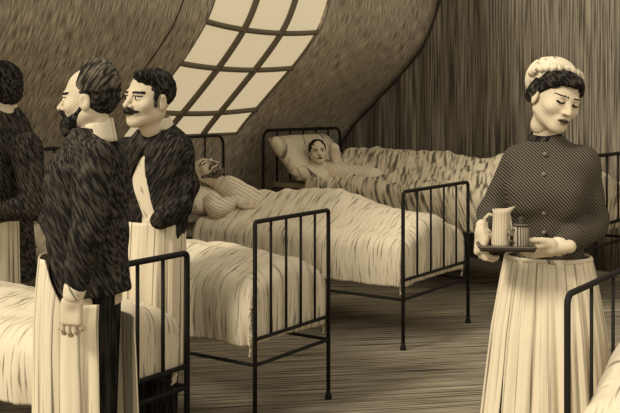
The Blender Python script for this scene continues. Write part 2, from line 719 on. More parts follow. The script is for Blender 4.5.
# ------------------------------------------------------------------ the ward: tent walls, floor, window
U = Vector((.568, .823, 0))       # along the row of beds
W_ = Vector((-.823, .568, 0))     # out towards the sloping side of the tent
S_END = 9.0
PROF = [(6.25, 0.0), (6.15, .45), (6.0, .80), (5.87, 1.02), (5.66, 1.29), (5.37, 1.55), (5.03, 1.86), (4.78, 2.14), (4.66, 2.45), (4.58, 2.85), (4.52, 3.4), (4.48, 4.2)]


def smooth_profile(P, n=90):
    P = np.array(P)
    t = np.r_[0, np.cumsum(np.sqrt((np.diff(P, axis=0) ** 2).sum(1)))]
    tt = np.linspace(0, t[-1], n)
    q = np.stack([np.interp(tt, t, P[:, 0]), np.interp(tt, t, P[:, 1])], 1)
    for _ in range(12):
        q[1:-1] = .25 * q[:-2] + .5 * q[1:-1] + .25 * q[2:]
    return q, tt


PQ, PT = smooth_profile(PROF)


def slope_pt(s, t, off=0.0):
    """point of the sloping canvas: s along the row, t up the cloth, off into the ward"""
    v = np.interp(t, PT, PQ[:, 0])
    z = np.interp(t, PT, PQ[:, 1])
    dv = np.interp(t + .03, PT, PQ[:, 0]) - np.interp(t - .03, PT, PQ[:, 0])
    dz = np.interp(t + .03, PT, PQ[:, 1]) - np.interp(t - .03, PT, PQ[:, 1])
    l = math.hypot(dv, dz) or 1
    nv, nz = -dz / l, dv / l          # into the ward
    p = U * s + W_ * (v + nv * off)
    return Vector((p.x, p.y, z + nz * off))


def t_of_z(z):
    return float(np.interp(z, PQ[:, 1], PT))


WS0, WS1 = 5.62, 7.06
WT0, WT1 = t_of_z(1.25), t_of_z(3.0)
# sloping canvas with an opening for the window
bm = bmesh.new()
uvl = bm.loops.layers.uv.new('UVMap')
ss = sorted(set([round(x, 4) for x in np.linspace(1.2, S_END, 40)] + [WS0, WS1]))
ts = sorted(set([round(float(x), 4) for x in np.linspace(0, PT[-1], 70)] + [WT0, WT1]))
vv = {}
for i, s in enumerate(ss):
    for j, t in enumerate(ts):
        vv[i, j] = bm.verts.new(slope_pt(s, t))
for i in range(len(ss) - 1):
    for j in range(len(ts) - 1):
        sm, tm = (ss[i] + ss[i + 1]) / 2, (ts[j] + ts[j + 1]) / 2
        if WS0 < sm < WS1 and WT0 < tm < WT1:
            continue
        f = bm.faces.new((vv[i, j], vv[i, j + 1], vv[i + 1, j + 1], vv[i + 1, j]))
        for l, (a, b) in zip(f.loops, ((i, j), (i, j + 1), (i + 1, j + 1), (i + 1, j))):
            l[uvl].uv = (ss[a] + .22 * ts[b], ts[b])
o = link_bm('wall_left', bm, M_slope)
tag(o, kind='structure')
md = o.modifiers.new('thickness', 'SOLIDIFY')
md.thickness = .03
md.offset = 0

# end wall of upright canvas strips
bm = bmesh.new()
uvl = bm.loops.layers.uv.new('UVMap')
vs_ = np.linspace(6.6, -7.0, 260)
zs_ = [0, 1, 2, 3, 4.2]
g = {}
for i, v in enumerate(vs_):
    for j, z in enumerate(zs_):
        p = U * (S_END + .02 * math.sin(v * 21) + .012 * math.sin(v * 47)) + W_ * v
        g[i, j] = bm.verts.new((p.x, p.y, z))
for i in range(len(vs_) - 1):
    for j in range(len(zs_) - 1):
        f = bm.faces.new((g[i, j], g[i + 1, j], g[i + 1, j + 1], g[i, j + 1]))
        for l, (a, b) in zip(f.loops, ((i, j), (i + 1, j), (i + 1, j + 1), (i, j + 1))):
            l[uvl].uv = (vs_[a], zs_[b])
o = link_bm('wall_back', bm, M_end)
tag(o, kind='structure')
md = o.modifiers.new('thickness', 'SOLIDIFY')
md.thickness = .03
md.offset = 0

# floor
bm = bmesh.new()
uvl = bm.loops.layers.uv.new('UVMap')
q = [bm.verts.new(p) for p in ((-9, -1.5, 0), (11, -1.5, 0), (11, 16, 0), (-9, 16, 0))]
f = bm.faces.new(q)
for l in f.loops:
    x, y = l.vert.co.x, l.vert.co.y
    l[uvl].uv = (x * .97 + y * .17, -x * .17 + y * .97)
o = link_bm('floor', bm, M_floor)
tag(o, kind='structure')

# dark tube added to draw the dark crease between sloping canvas and end wall
bm = bmesh.new()
tube(bm, [slope_pt(S_END - .03, t, .02) for t in np.linspace(.2, PT[-1], 60)], .016, 8)
tag(link_bm('trim_1', bm, M_seam_line), kind='structure')
# canvas seams up the slope
bm = bmesh.new()
tube(bm, [slope_pt(5.28, t, .012) for t in np.linspace(.2, PT[-1], 60)], .008, 6)
tag(link_bm('trim_2', bm, M_seam_line), kind='structure')

# window
win = empty('window_1', slope_pt((WS0 + WS1) / 2, WT0))
tag(win, kind='structure')


def wchild(name, bm, mat):
    o = link_bm(name, bm, mat, win)
    o.matrix_parent_inverse = Matrix.Translation(-Vector(win.location))
    return o


bm = bmesh.new()
n1, n2 = 12, 40
gg = {}
for i in range(n1 + 1):
    for j in range(n2 + 1):
        gg[i, j] = bm.verts.new(slope_pt(WS0 + (WS1 - WS0) * i / n1, WT0 + (WT1 - WT0) * j / n2, -.01))
for i in range(n1):
    for j in range(n2):
        bm.faces.new((gg[i, j], gg[i, j + 1], gg[i + 1, j + 1], gg[i + 1, j]))
pane = wchild('pane', bm, M_pane)
for k in range(0, 4):
    s = WS0 + (WS1 - WS0) * k / 3
    bm = bmesh.new()
    tube(bm, [slope_pt(s + .012 * math.sin(t * 4 + k), t, .005) for t in np.linspace(WT0, WT1, 40)], .026 if k in (1, 2) else .012, 8)
    wchild('upright_bar', bm, M_bar)
for z in (1.25, 1.47, 1.83, 2.13, 2.50, 2.95):
    t = t_of_z(z)
    bm = bmesh.new()
    pts = []
    for q in np.linspace(0, 1, 41):
        sag = -.045 * (1 - (2 * ((q * 1.0) % 1.0) - 1) ** 2)
        pts.append(slope_pt(WS0 + (WS1 - WS0) * q, t + (sag if z > 1.3 else 0), .005))
    tube(bm, pts, .022 if z > 1.3 else .014, 8)
    wchild('cross_bar', bm, M_bar)


# ------------------------------------------------------------------ beds
def bent(W, h, r, z0=0.0, n=6):
    p = [(0, 0, z0), (0, 0, h - r)]
    for i in range(1, n + 1):
        a = R(90) * i / n
        p.append((r - r * math.cos(a), 0, h - r + r * math.sin(a)))
    q = [(W - x, 0, z) for x, y, z in reversed(p)]
    return p + q


def iron_bed(origin, rz, W, L, label, hf=.98, hh=1.25, bars=4, hbars=4, r=.017, corner=.03, rails=(.30, .43), mat_z=(.44, .60), bar_low=None):
    root = empty('iron_bed', (origin[0], origin[1], 0), rz)
    tag(root, label, 'bed', 'iron beds of the ward')
    for nm, y, h, nb in (('footboard', 0, hf, bars), ('headboard', L, hh, hbars)):
        bm = bmesh.new()
        tube(bm, [(a, y + b, c) for a, b, c in bent(W, h, corner if nm == 'footboard' else max(corner, .08))], r, 10)
        fr = link_bm(nm, bm, M_iron, root)
        for k in range(nb):
            x = W * (k + 1) / (nb + 1)
            bm = bmesh.new()
            tube(bm, [(x, y, rails[1]), (x, y, h)], r * .62, 8)
            link_bm('upright_bar', bm, M_iron, fr)
        for z in rails:
            bm = bmesh.new()
            tube(bm, [(0, y, z), (W, y, z)], r * .85, 8)
            link_bm('cross_rail', bm, M_iron, fr)
        for x in (0, W):
            bm = bmesh.new()
            lathe(bm, [(r * 1.5, 0), (r * 1.7, .012), (r * 1.25, .03), (r, .045)], 14, x, y)
            link_bm('foot', bm, M_iron, fr)
    for x in (0, W):
        bm = bmesh.new()
        tube(bm, [(x, 0, rails[0]), (x, L, rails[0])], r * .8, 8)
        link_bm('side_rail', bm, M_iron, root)
    bm = bmesh.new()
    box(bm, (W / 2, L / 2, sum(mat_z) / 2), (W / 2 - .03, L / 2 - .03, (mat_z[1] - mat_z[0]) / 2), .04)
    link_bm('mattress', bm, M_tick, root)
    return root


def cover(bed, W, L1, ztop, drop, mound, label, name='bed_cover', mat=None, foot_gap=.0, side=.02, seed=1, amp=.02, rr=.07, nu=110, nv=150, hemvar=.03, wr=.014, xmid=None, fdrop=None):
    """bed cover in the bed's frame: hangs over both sides and the foot end, with folds in the hanging cloth"""
    xm = W / 2 if xmid is None else xmid
    hw = W / 2 + side - rr - .03
    V, F, UVS = [], [], []
    D = drop
    FD = D if fdrop is None else fdrop

    def fil(o):
        if o <= 0:
            return 0, 0
        if o < rr * math.pi / 2:
            return rr * math.sin(o / rr), rr * (1 - math.cos(o / rr))
        return rr, rr + o - rr * math.pi / 2
    for j in range(nv + 1):
        t = -FD + (L1 + FD) * j / nv
        for i in range(nu + 1):
            s = -(hw + D) + 2 * (hw + D) * i / nu
            ox, oy = max(abs(s) - hw, 0), max(-t, 0)
            hx, vx = fil(ox)
            hy, vy = fil(oy)
            sg = 1 if s > 0 else -1
            x = max(-hw, min(hw, s)) + sg * hx
            y = max(t, 0) + foot_gap + rr - hy
            v = max(vx, vy) if min(vx, vy) < .01 else (vx ** 4 + vy ** 4) ** .25
            hang = min(v / max(D, .01), 1.0)
            per = (y if ox > oy else x) * 1.0 + (sg * 3.1 if ox > oy else 9.3)
            fold = noise.noise(Vector((per * 9 + seed, .6 * v + seed, 0))) + .6 * noise.noise(Vector((per * 22 + seed, v, 5)))
            top = 1 - min(1, v / .12)
            z = ztop - v * (1 + hemvar * 2 * noise.noise(Vector((per * 3, seed, 3))))
            z += mound(x / (W / 2), y) * max(0, 1 - v / (D * .9)) ** .7
            z += wr * top * (noise.noise(Vector((x * 5 + seed, y * 3.2, seed))) + .7 * noise.noise(Vector((x * 13 + y * 5, y * 11 - x * 3, seed))))
            off = amp * fold * hang + .02 * math.sin(min(hang, 1) * math.pi)
            if ox > 0 and ox >= oy:
                x += sg * off
                if oy > 0:
                    y -= off * .5
            elif oy > 0:
                y -= off * .4
            V.append((xm + x, y, z))
            UVS.append((s + 7, t) if oy > ox else (t, s))
    w2 = nu + 1
    for j in range(nv):
        for i in range(nu):
            a = j * w2 + i
            F.append((a, a + 1, a + w2 + 1, a + w2))
    o = link_mesh(name, V, F, mat or M_sheet)
    uv = o.data.uv_layers.new(name='UVMap')
    for lp in o.data.loops:
        uv.data[lp.index].uv = UVS[lp.vertex_index]
    o.location = bed.location
    o.rotation_euler = bed.rotation_euler
    md = o.modifiers.new('thickness', 'SOLIDIFY')
    md.thickness = .012
    md.offset = 0
    tag(o, label, 'bed cover', 'white bed covers')
    return o


def pillow(loc, size, rot, label, group='pillows', seed=0, mat=None):
    n = 28
    V, F = [], []
    for sgn in (1, -1):
        for j in range(n + 1):
            for i in range(n + 1):
                u, v = 2 * i / n - 1, 2 * j / n - 1
                h = max(0, (1 - u ** 4) * (1 - v ** 4)) ** .5
                pinch = 1 - .07 * (1 - abs(u)) * 0 - .08 * (1 - u * u) * abs(v) ** 3
                x = u * size[0] / 2 * (1 - .06 * (1 - v * v) * 0 - .05 * (1 - abs(v)))
                y = v * size[1] / 2 * (1 - .05 * (1 - abs(u)))
                z = sgn * h * size[2] / 2 + .016 * h * noise.noise(Vector((u * 2.5 + seed, v * 2.5, sgn + seed))) \
                    + .008 * h * noise.noise(Vector((u * 7 + seed, v * 4, sgn)))
                V.append((x, y, z))
    w2 = n + 1
    for sgn in (0, 1):
        for j in range(n):
            for i in range(n):
                a = sgn * w2 * w2 + j * w2 + i
                q = (a, a + 1, a + w2 + 1, a + w2)
                F.append(q if sgn == 0 else q[::-1])
    bm = bmesh.new()
    bv = [bm.verts.new(v) for v in V]
    for f in F:
        bm.faces.new([bv[i] for i in f])
    bmesh.ops.remove_doubles(bm, verts=bm.verts, dist=1e-5)
    o = link_bm('pillow', bm, mat or M_pillow)
    o.location = loc
    o.rotation_euler = rot
    tag(o, label, 'pillow', group)
    return o


RZ = math.atan2(U.y, U.x)


def bp(bed, x, y, z):
    c, s = math.cos(bed.rotation_euler.z), math.sin(bed.rotation_euler.z)
    return Vector((bed.location.x + x * c - y * s, bed.location.y + x * s + y * c, z))


def g1(x, c, w):
    return math.exp(-((x - c) / w) ** 2)


# bed nearest the three standing men
WA = .74
A0 = Vector((-.523, 4.25, 0)) - U * WA
bedA = iron_bed(A0, RZ, WA, 1.95, 'black iron bed behind the man in the fez, its corner post right of his apron', hf=.90, bars=4, rails=(.33, .42), corner=.02, r=.013)
cover(bedA, WA, 1.8, .66, .30, lambda u, y: .06 * g1(u, 0, .6), 'pale bed cover on the bed behind the man in the fez', seed=3, amp=.04, foot_gap=.035, wr=.02, side=.0)
# second bed
WB = .62
bedB = iron_bed((-.257, 4.67), RZ, WB, 1.95, 'black iron bed with no patient in sight, just right of the moustached man', rails=(.31, .43), hf=.98, bars=4, r=.011, corner=.015)
cover(bedB, WB, 1.8, .66, .31, lambda u, y: .135 * g1(u, 0, .85) * (.72 + .28 * min(1, max(0, (y - .05) / .4))), 'rumpled pale bed cover hanging low on the bed right of the moustached man', seed=11, amp=.05, foot_gap=.03, wr=.022, side=.025)
# third bed, patient with folded hands
WC = .92
bedC = iron_bed((.577, 6.2), RZ, WC, 2.2, 'black iron bed left of the nurse with a bearded patient lying in it', rails=(.31, .43), hf=.98, hh=1.26, bars=4, hbars=3, r=.012, corner=.03)
cover(bedC, WC, 1.62, .66, .32, lambda u, y: .20 * g1(u, .05, .62) * (.55 + .45 * min(1, max(0, (y - .1) / .6))) + .05 * g1(u, 0, .45) * g1(y, .95, .4), 'pale bed cover over the bearded patient with folded hands', seed=23, amp=.04, foot_gap=.035, wr=.024, side=.0)
# fourth bed along the end wall
UD = Vector((.62, .785, 0)).normalized()
LD = Vector((-.785, .62, 0)).normalized()
WD, LDn = 1.175, 2.96
headD = Vector((-.506, 9.2, 0)) - LD * .10
D0 = headD - LD * LDn
bedD = iron_bed(D0, math.atan2(UD.y, UD.x), WD, LDn, 'large black iron bed against the end wall behind the nurse', rails=(.42, .58), hf=1.12, hh=1.27, bars=4, hbars=5, r=.015, corner=.08, mat_z=(.58, .80))
cover(bedD, WD, 2.35, .84, .36, lambda u, y: .26 * g1(u, .1, .62) * (.6 + .4 * min(1, max(0, (y - .1) / .8))) * (1 - .25 * g1(y, 1.15, .3)), 'hatched pale quilt heaped over the patient by the end wall', seed=31, amp=.05, mat=M_quilt, foot_gap=.02, wr=.04, side=.06)
# bed of the opposite row, lower right corner
WE = .78
E0 = Vector((.70, 2.72, 0)) + U * WE
bedE = iron_bed(E0, RZ + math.pi, WE, 1.95, 'black iron bed end in front of the nurse skirt', hf=1.02, rails=(.31, .43), bars=3, r=.009, corner=.03)
cover(bedE, WE, 1.85, .70, .28, lambda u, y: .17 * g1(u, .0, .7), 'pale bed cover beside the nurse skirt in the lower corner', seed=41, amp=.03, foot_gap=.03, wr=.02, side=.03)

# pillows
pillow(bp(bedC, WC / 2, 1.93, .80), (.74, .44, .20), (R(14), 0, RZ), 'pale pillow under the bearded patient', seed=2)
pillow(bp(bedD, .42, 2.72, 1.02), (.86, .52, .22), (R(46), 0, math.atan2(UD.y, UD.x)), 'large pale pillow propped against the headboard by the end wall', seed=5)
pillow(bp(bedD, .25, 2.50, .90), (.50, .34, .17), (R(12), R(-8), math.atan2(UD.y, UD.x) + .2), 'small pillow in front of the large propped pillow', seed=8)
pillow(bp(bedB, WB / 2, 1.72, .70), (.54, .36, .16), (R(10), 0, RZ), 'pale pillow on the bed behind the three standing men', seed=12)


# ------------------------------------------------------------------ nurse
def build_nurse():
    d = 3.5
    root = Vector((.833, d, 0))
    yaw = R(-20)
    HM = head_matrix(at(556, 98, 3.44), R(19), R(15), R(13), .97)
    hs = head_sdf(1.0, .85, .038)
    hv, hq = hs.mesh(.0034)
    hm = head_mats(hv, hq, gaze=-.002, brow=.7, closed=True)
    parts = [(xform(hv, HM), hq, hm), neck_part(HM, Vector((.826, 3.510, 1.40)), .037, .043)]
    shR, shL = Vector((.738, 3.54, 1.335)), Vector((.944, 3.46, 1.335))
    elR, wrR = Vector((.655, 3.59, 1.12)), at(482, 229, 3.36)
    elL, wrL = Vector((.985, 3.50, 1.105)), at(556, 248, 3.29)
    tray_c = at(506, 248, 3.27)
    h1 = hand(wrR, (-.12, -.35, -.80), (-.93, -.25, .25), left=False, curl=(40, 50, 30), thumb=(.75, .45, -.60), tcurl=15, scale=.92, stub=.012)
    h2 = hand(wrL, (-1, -.10, -.10), (-.1, -.75, -.65), left=True, curl=(12, 20, 18), thumb=(.42, .85, .0), tcurl=12, scale=.92)
    parts += [(h1[0], h1[1], None), (h2[0], h2[1], None)]
    b = Sdf()
    b.loft([(.85, .13, .10, 0, 0), (1.0, .10, .08, 0, 0), (1.25, .12, .08, 0, 0), (1.36, .09, .06, 0, 0), (1.38, .06, .05, 0, .0)], yaw, root.x, root.y)
    b.cap((.835, 3.51, 1.30), (.83, 3.51, 1.40), .052, .048, .03)
    b.chain([shR, elR, wrR], [.036, .032, .022], .03)
    b.chain([shL, elL, wrL], [.036, .032, .022], .03)
    for s in (-1, 1):
        b.chain([(root.x + s * .07, root.y, .88), (root.x + s * .06, root.y, .48), (root.x + s * .06, root.y, .08)], [.075, .05, .035], .03)
        b.cap((root.x + s * .06, root.y, .045), (root.x + s * .065 - .03, root.y - .13, .03), .032, .028, .02)
    bv, bq = b.mesh(.013)
    parts.append((bv, bq, None))
    who = make_person(root, parts, 'nurse in white frilled cap, dark buttoned bodice and long pale apron holding a tray')
    # bodice with sleeves
    s = Sdf()
    s.loft([(.97, .130, .105, 0, 0), (1.05, .116, .10, 0, 0), (1.15, .124, .105, 0, -.006), (1.24, .134, .112, 0, -.012), (1.33, .132, .098, 0, -.004), (1.375, .100, .076, 0, .004), (1.412, .062, .058, 0, .006), (1.425, .055, .052, 0, .006)], yaw, root.x, root.y, power=2.2)
    for sx in (-1, 1):
        p = Vector((sx * .062, -.075, 1.225))
        p.rotate(Matrix.Rotation(yaw, 3, 'Z'))
        s.ell((root.x + p.x, root.y + p.y, 1.225), (.062, .055, .066), .06)
    s.ell(shR + Vector((.01, 0, -.005)), (.058, .055, .055), .05)
    s.ell(shL + Vector((-.01, 0, -.005)), (.058, .055, .055), .05)
    s.chain([shR, elR + Vector((0, 0, .03)), elR, wrR + (elR - wrR) * .12], [.055, .050, .049, .034], .022, k2=.02)
    s.chain([shL, elL + Vector((.005, 0, .03)), elL, wrL + (elL - wrL) * .14], [.055, .052, .050, .035], .022, k2=.02)
    v, q = s.mesh(.0075, wob=(.006, (11, 11, 16)))
    wear('bodice', v, q, M_bodice, who, 'dark hatched bodice with long sleeves and a row of buttons')
    collar_ring(who, (.827, 3.508), 1.405, 1.447, .060, .051, yaw, M_coat2, front=.022)
    # buttons
    for i in range(5):
        z = 1.365 - i * .066
        yb = -.118 if i in (1, 2) else (-.085 if i == 0 else -.112)
        yb -= .004
        p = Vector((0, yb, z))
        p.rotate(Matrix.Rotation(yaw, 3, 'Z'))
        s = Sdf()
        s.ell((root.x + p.x, root.y + p.y, z), (.008, .008, .008))
        v, q = s.mesh(.003)
        wear('button', v, q, M_button, who)
    # cuffs
    for wr, el in ((wrR, elR), (wrL, elL)):
        s = Sdf()
        dd = (el - wr)
        s.cap(wr + dd * .08, wr + dd * .17, .033, .036)
        v, q = s.mesh(.005)
        wear('cuff', v, q, M_linen if wr is wrL else M_bodice, who)
    # hair
    s = Sdf()
    s.ell((0, .026, .150), (.082, .094, .084))
    s.ell((0, -.10, .080), (.070, .074, .090), .012, 's')
    rnd = random.Random(4)
    for k in range(26):
        a = -1.25 + 2.5 * k / 25
        x = .072 * math.sin(a)
        y = .012 - .088 * math.cos(a)
        z = .184 - .034 * abs(math.sin(a)) ** 2
        s.ell((x, y, z + rnd.uniform(-.006, .006)), (.0145, .0145, .0135), .004)
        if k % 2:
            s.ell((x * .97, y + .01, z + .016), (.014, .014, .013), .004)
    for sx in (-1, 1):
        for q_ in range(4):
            s.ell((sx * .074, -.026 + .011 * q_, .150 - .009 * q_), (.012, .014, .014), .005)
        s.ell((sx * .072, .045, .10), (.018, .03, .035), .02)
    s.ell((0, .085, .12), (.05, .04, .05), .03)
    v, q = s.mesh(.0042)
    wear('hair', xform(v, HM), q, M_hair, who, 'dark curled fringe under the cap')
    # frilled cap
    s = Sdf()
    s.ell((0, .050, .180), (.088, .080, .066))
    s.ell((0, .085, .150), (.080, .062, .070), .03)
    s.ell((0, -.062, .12), (.12, .075, .075), .01, 's')
    v, q = s.mesh(.005)
    v = v.copy()
    for i in range(len(v)):
        p = v[i]
        rr_ = math.sin(p[1] * 150 + p[0] * 20) * .0035
        v[i] = p + (p - np.array((0, .05, .15))) / .09 * rr_
    cap = wear('cap', xform(v, HM), q, M_linen, who, 'white ribbed cap')
    bm = bmesh.new()
    pts = []
    for k in range(49):
        a = -1.9 + 3.8 * k / 48
        pts.append((.092 * math.sin(a), .044 - .062 * math.cos(a) + .006 * math.sin(k * 1.9), .178 + .042 * math.cos(a) + .004 * math.cos(k * 2.3)))
    tube(bm, pts, .0125, 8)
    fr = link_bm('frill', bm, M_linen, cap)
    for vv_ in fr.data.vertices:
        vv_.co = (HM @ vv_.co) - root
    # skirt and apron
    secs = [(.02, .275, .26, root.x, root.y), (.45, .222, .21, root.x, root.y), (.75, .190, .175, root.x, root.y - .003), (.93, .160, .14, root.x, root.y - .003), (1.0, .146, .118, root.x, root.y)]
    ring_cloth('skirt', root, who, [(a, b_ - .012, c_ - .012, e, f_) for a, b_, c_, e, f_ in secs], -180, 180, M_coat, pleats=14, amp=.006, yaw=yaw, seed=2)
    ring_cloth('apron', root, who, secs, -128, 128, M_apron, n=300, pleats=19, amp=.0085, yaw=yaw, seed=5, rows=70, label='long pale pleated apron')
    bm = bmesh.new()
    tube(bm, [(.144 * math.sin(a) * math.cos(yaw) + .117 * math.cos(a) * math.sin(yaw), .144 * math.sin(a) * math.sin(yaw) - .117 * math.cos(a) * math.cos(yaw), 1.0) for a in np.linspace(0, 2 * math.pi, 49)[:-1]], .009, 8, closed=True)
    link_bm('apron_band', bm, M_linen, who)
    # tray, jug and mug
    t = empty('tray', tray_c, R(-6))
    tag(t, 'small dark tray held by the nurse in both hands', 'tray')
    bm = bmesh.new()
    box(bm, (0, 0, 0), (.088, .062, .004), .002)
    link_bm('tray_base', bm, M_tray, t)
    bm = bmesh.new()
    pts = []
    for (cx, cy, a0) in ((.074, .048, 0), (-.074, .048, 90), (-.074, -.048, 180), (.074, -.048, 270)):
        for k in range(5):
            a = R(a0 + 90 * k / 4)
            pts.append((cx + .014 * math.cos(a), cy + .014 * math.sin(a), .008))
    tube(bm, pts, .006, 8, closed=True)
    link_bm('rim', bm, M_tray, t)
    jug = empty('jug', tray_c + Vector((-.015, .005, .004)), R(-25))
    tag(jug, 'tall pale jug with slanting lip standing on the nurse tray', 'jug')
    bm = bmesh.new()
    lathe(bm, [(.024, .001), (.031, .002), (.032, .012), (.029, .06), (.0265, .110), (.029, .122), (.026, .122), (.024, .108), (.026, .06), (.028, .012), (.002, .010)], 32)
    for v_ in bm.verts:
        if v_.co.z > .105:
            kx = max(0, v_.co.x / .028)
            v_.co.x += .018 * kx ** 3 * (v_.co.z - .105) / .017
            v_.co.z += .012 * kx ** 2 * (v_.co.z - .105) / .017
    link_bm('jug_body', bm, M_jug, jug)
    bm = bmesh.new()
    tube(bm, [(-.026, 0, .100), (-.040, 0, .104), (-.054, 0, .090), (-.057, 0, .066), (-.050, 0, .042), (-.029, 0, .030)], .0055, 8)
    link_bm('handle', bm, M_jug, jug)
    mug = empty('mug', tray_c + Vector((.045, -.018, .004)), R(200))
    tag(mug, 'short lidded mug beside the jug on the nurse tray', 'mug')
    bm = bmesh.new()
    lathe(bm, [(.022, .001), (.0255, .002), (.026, .010), (.0255, .070), (.0225, .070), (.0225, .010), (.002, .008)], 30)
    link_bm('mug_body', bm, M_mug, mug)
    bm = bmesh.new()
    tube(bm, [(.025, 0, .058), (.038, 0, .060), (.046, 0, .046), (.043, 0, .026), (.025, 0, .016)], .0045, 8)
    link_bm('handle', bm, M_mug, mug)
    bm = bmesh.new()
    lathe(bm, [(.027, .070), (.027, .074), (.018, .079), (.006, .082), (.005, .087), (.009, .091), (.008, .097), (.002, .100)], 26)
    link_bm('lid', bm, M_tray, mug)
    return who


nurse = build_nurse()


# ------------------------------------------------------------------ man in the fez
def build_fez():
    root = Vector((-.755, 3.42, 0))
    yaw = R(-104)
    HM = head_matrix(at(88, 99, 3.40), R(-97), R(2), 0, .93)
    hv, hq = head_sdf(1.06).mesh(.0036)
    parts = [(xform(hv, HM), hq, head_mats(hv, hq)), neck_part(HM, Vector((-.735, 3.42, 1.38)), .047, .052)]
    cx, cy = root.x, root.y
    shL, elL, wrL = at(93, 160, 3.22), at(88, 232, 3.17), at(73, 297, 3.17)
    shR, elR, wrR = Vector((-.80, 3.58, 1.35)), Vector((-.905, 3.60, 1.12)), Vector((-.875, 3.52, 1.0))
    h = hand(wrL, (-.05, -.02, -1), (-.15, -1, 0), True, curl=(14, 34, 30), thumb=(.35, .9, -.25), tcurl=10, scale=.96, spread=5, res=.003)
    h2 = hand(wrR, (.15, -.1, -1), (-1, .2, 0), False, curl=(10, 15, 10), thumb=(.2, 1, -.3), scale=.9)
    parts += [(h[0], h[1], None), (h2[0], h2[1], None)]
    b = Sdf()
    b.loft([(.85, .14, .10, 0, 0), (1.05, .13, .095, 0, 0), (1.30, .14, .09, 0, 0), (1.40, .08, .06, 0, 0)], yaw, cx, cy)
    b.cap((-.74, 3.42, 1.30), (-.735, 3.42, 1.40), .055, .055, .03)
    b.chain([shL, elL, wrL], [.038, .034, .024], .03)
    b.chain([shR, elR, wrR], [.038, .034, .024], .03)
    for s in (-1, 1):
        b.chain([(cx + .01, cy + s * .06, .88), (cx + .026, cy + s * .058, .48), (cx + .026, cy + s * .058, .09)], [.065, .045, .035], .03)
        b.cap((cx + .03, cy + s * .06, .04), (cx - .14, cy + s * .08, .03), .032, .028, .02)
    bv, bq = b.mesh(.013)
    parts.append((bv, bq, None))
    who = make_person(root, parts, 'bearded man in profile wearing a fez, dark coat and white apron')
    # coat
    s = Sdf()
    s.loft([(.90, .155, .125, 0, .010), (1.0, .155, .125, 0, 0), (1.12, .160, .128, 0, -.006), (1.25, .175, .135, 0, -.008), (1.33, .175, .125, 0, -.002), (1.39, .125, .09, 0, .006), (1.435, .078, .075, 0, .006), (1.455, .072, .070, 0, .008)], yaw, cx, cy, power=2.2)
    s.ell(shL + Vector((0, .03, 0)), (.07, .07, .07), .06)
    s.ell(shR + Vector((0, -.03, 0)), (.07, .07, .07), .06)
    s.chain([shL, at(91, 200, 3.19), elL, wrL + (elL - wrL) * .24], [.066, .062, .056, .042], .03, k2=.02)
    s.chain([shR, elR, wrR + (elR - wrR) * .1], [.066, .060, .044], .03, k2=.02)
    v, q = s.mesh(.0085, wob=(.009, (9, 9, 13)))
    wear('coat', v, q, M_coat, who, 'dark hatched wool coat')
    collar_ring(who, (-.738, 3.415), 1.41, 1.490, .080, .064, yaw, M_linen, 'pale collar band', front=.05)
    # cuff
    s = Sdf()
    s.cap(wrL + (elL - wrL) * .05, wrL + (elL - wrL) * .14, .034, .036)
    v, q = s.mesh(.005)
    wear('cuff', v, q, M_linen, who, 'white shirt cuff')
    # trousers
    s = Sdf()
    for k in (-1, 1):
        s.chain([(cx + .025, cy + k * .058, .93), (cx + .026, cy + k * .058, .48), (cx + .026, cy + k * .058, .06)], [.075, .058, .052], .02)
    v, q = s.mesh(.012)
    wear('trousers', v, q, M_trouser, who)
    # fez, tipped back
    s = Sdf()
    s.ell((0, .036, .168), (.087, .088, .086))
    s.ell((0, .026, .222), (.050, .046, .036), .04)
    s.boxr((0, -.128, .15), (.2, .09, .2), .004, .008, 's', rot=Matrix.Rotation(R(-22), 4, 'X'))
    s.boxr((0, .05, .058), (.2, .2, .07), .004, .008, 's', rot=Matrix.Rotation(R(3), 4, 'X'))
    v, q = s.mesh(.0045)
    wear('fez', xform(v, HM), q, M_cap, who, 'dark brimless felt cap')
    s = Sdf()
    s.ell((0, .036, .168), (.091, .092, .090))
    s.boxr((0, -.125, .15), (.2, .09, .2), .004, .004, 's', rot=Matrix.Rotation(R(-22), 4, 'X'))
    s.boxr((0, .05, .058), (.2, .2, .07), .004, .004, 's', rot=Matrix.Rotation(R(3), 4, 'X'))
    s.boxr((0, .05, .242), (.2, .2, .10), .004, .004, 's', rot=Matrix.Rotation(R(3), 4, 'X'))
    v, q = s.mesh(.0035)
    wear('fez_band', xform(v, HM), q, M_hair, who, 'darker band round the foot of the cap')
    # hair at the nape
    s = Sdf()
    s.ell((0, .040, .120), (.079, .078, .075))
    s.boxr((0, -.10, .12), (.2, .088, .2), .004, .008, 's')
    s.ell((.08, .012, .095), (.02, .025, .036), .006, 's')
    s.ell((-.08, .012, .095), (.02, .025, .036), .006, 's')
    v, q = s.mesh(.005, wob=(.003, (60, 60, 60)))
    wear('hair', xform(v, HM), q, M_hair, who)
    # beard and moustache
    s = Sdf()
    s.ell((0, -.060, .022), (.048, .046, .034))
    s.ell((0, -.072, -.004), (.034, .032, .026), .02)
    for k in (-1, 1):
        s.cap((k * .058, -.005, .075), (k * .040, -.048, .03), .012, .022, .012)
        s.cap((k * .004, -.097, .064), (k * .034, -.078, .050), .011, .008, .006)
    s.ell((0, -.104, .048), (.015, .014, .006), .004, 's')
    v, q = s.mesh(.0042, wob=(.0035, (70, 70, 70)))
    wear('beard', xform(v, HM), q, M_hair, who, 'short dark pointed beard')
    # apron: front and near side, open behind
    secs = [(.10, .195, .185, cx - .01, cy), (.45, .170, .165, cx - .012, cy), (.80, .168, .165, cx - .015, cy), (.95, .160, .165, cx - .012, cy), (1.02, .158, .160, cx - .008, cy)]
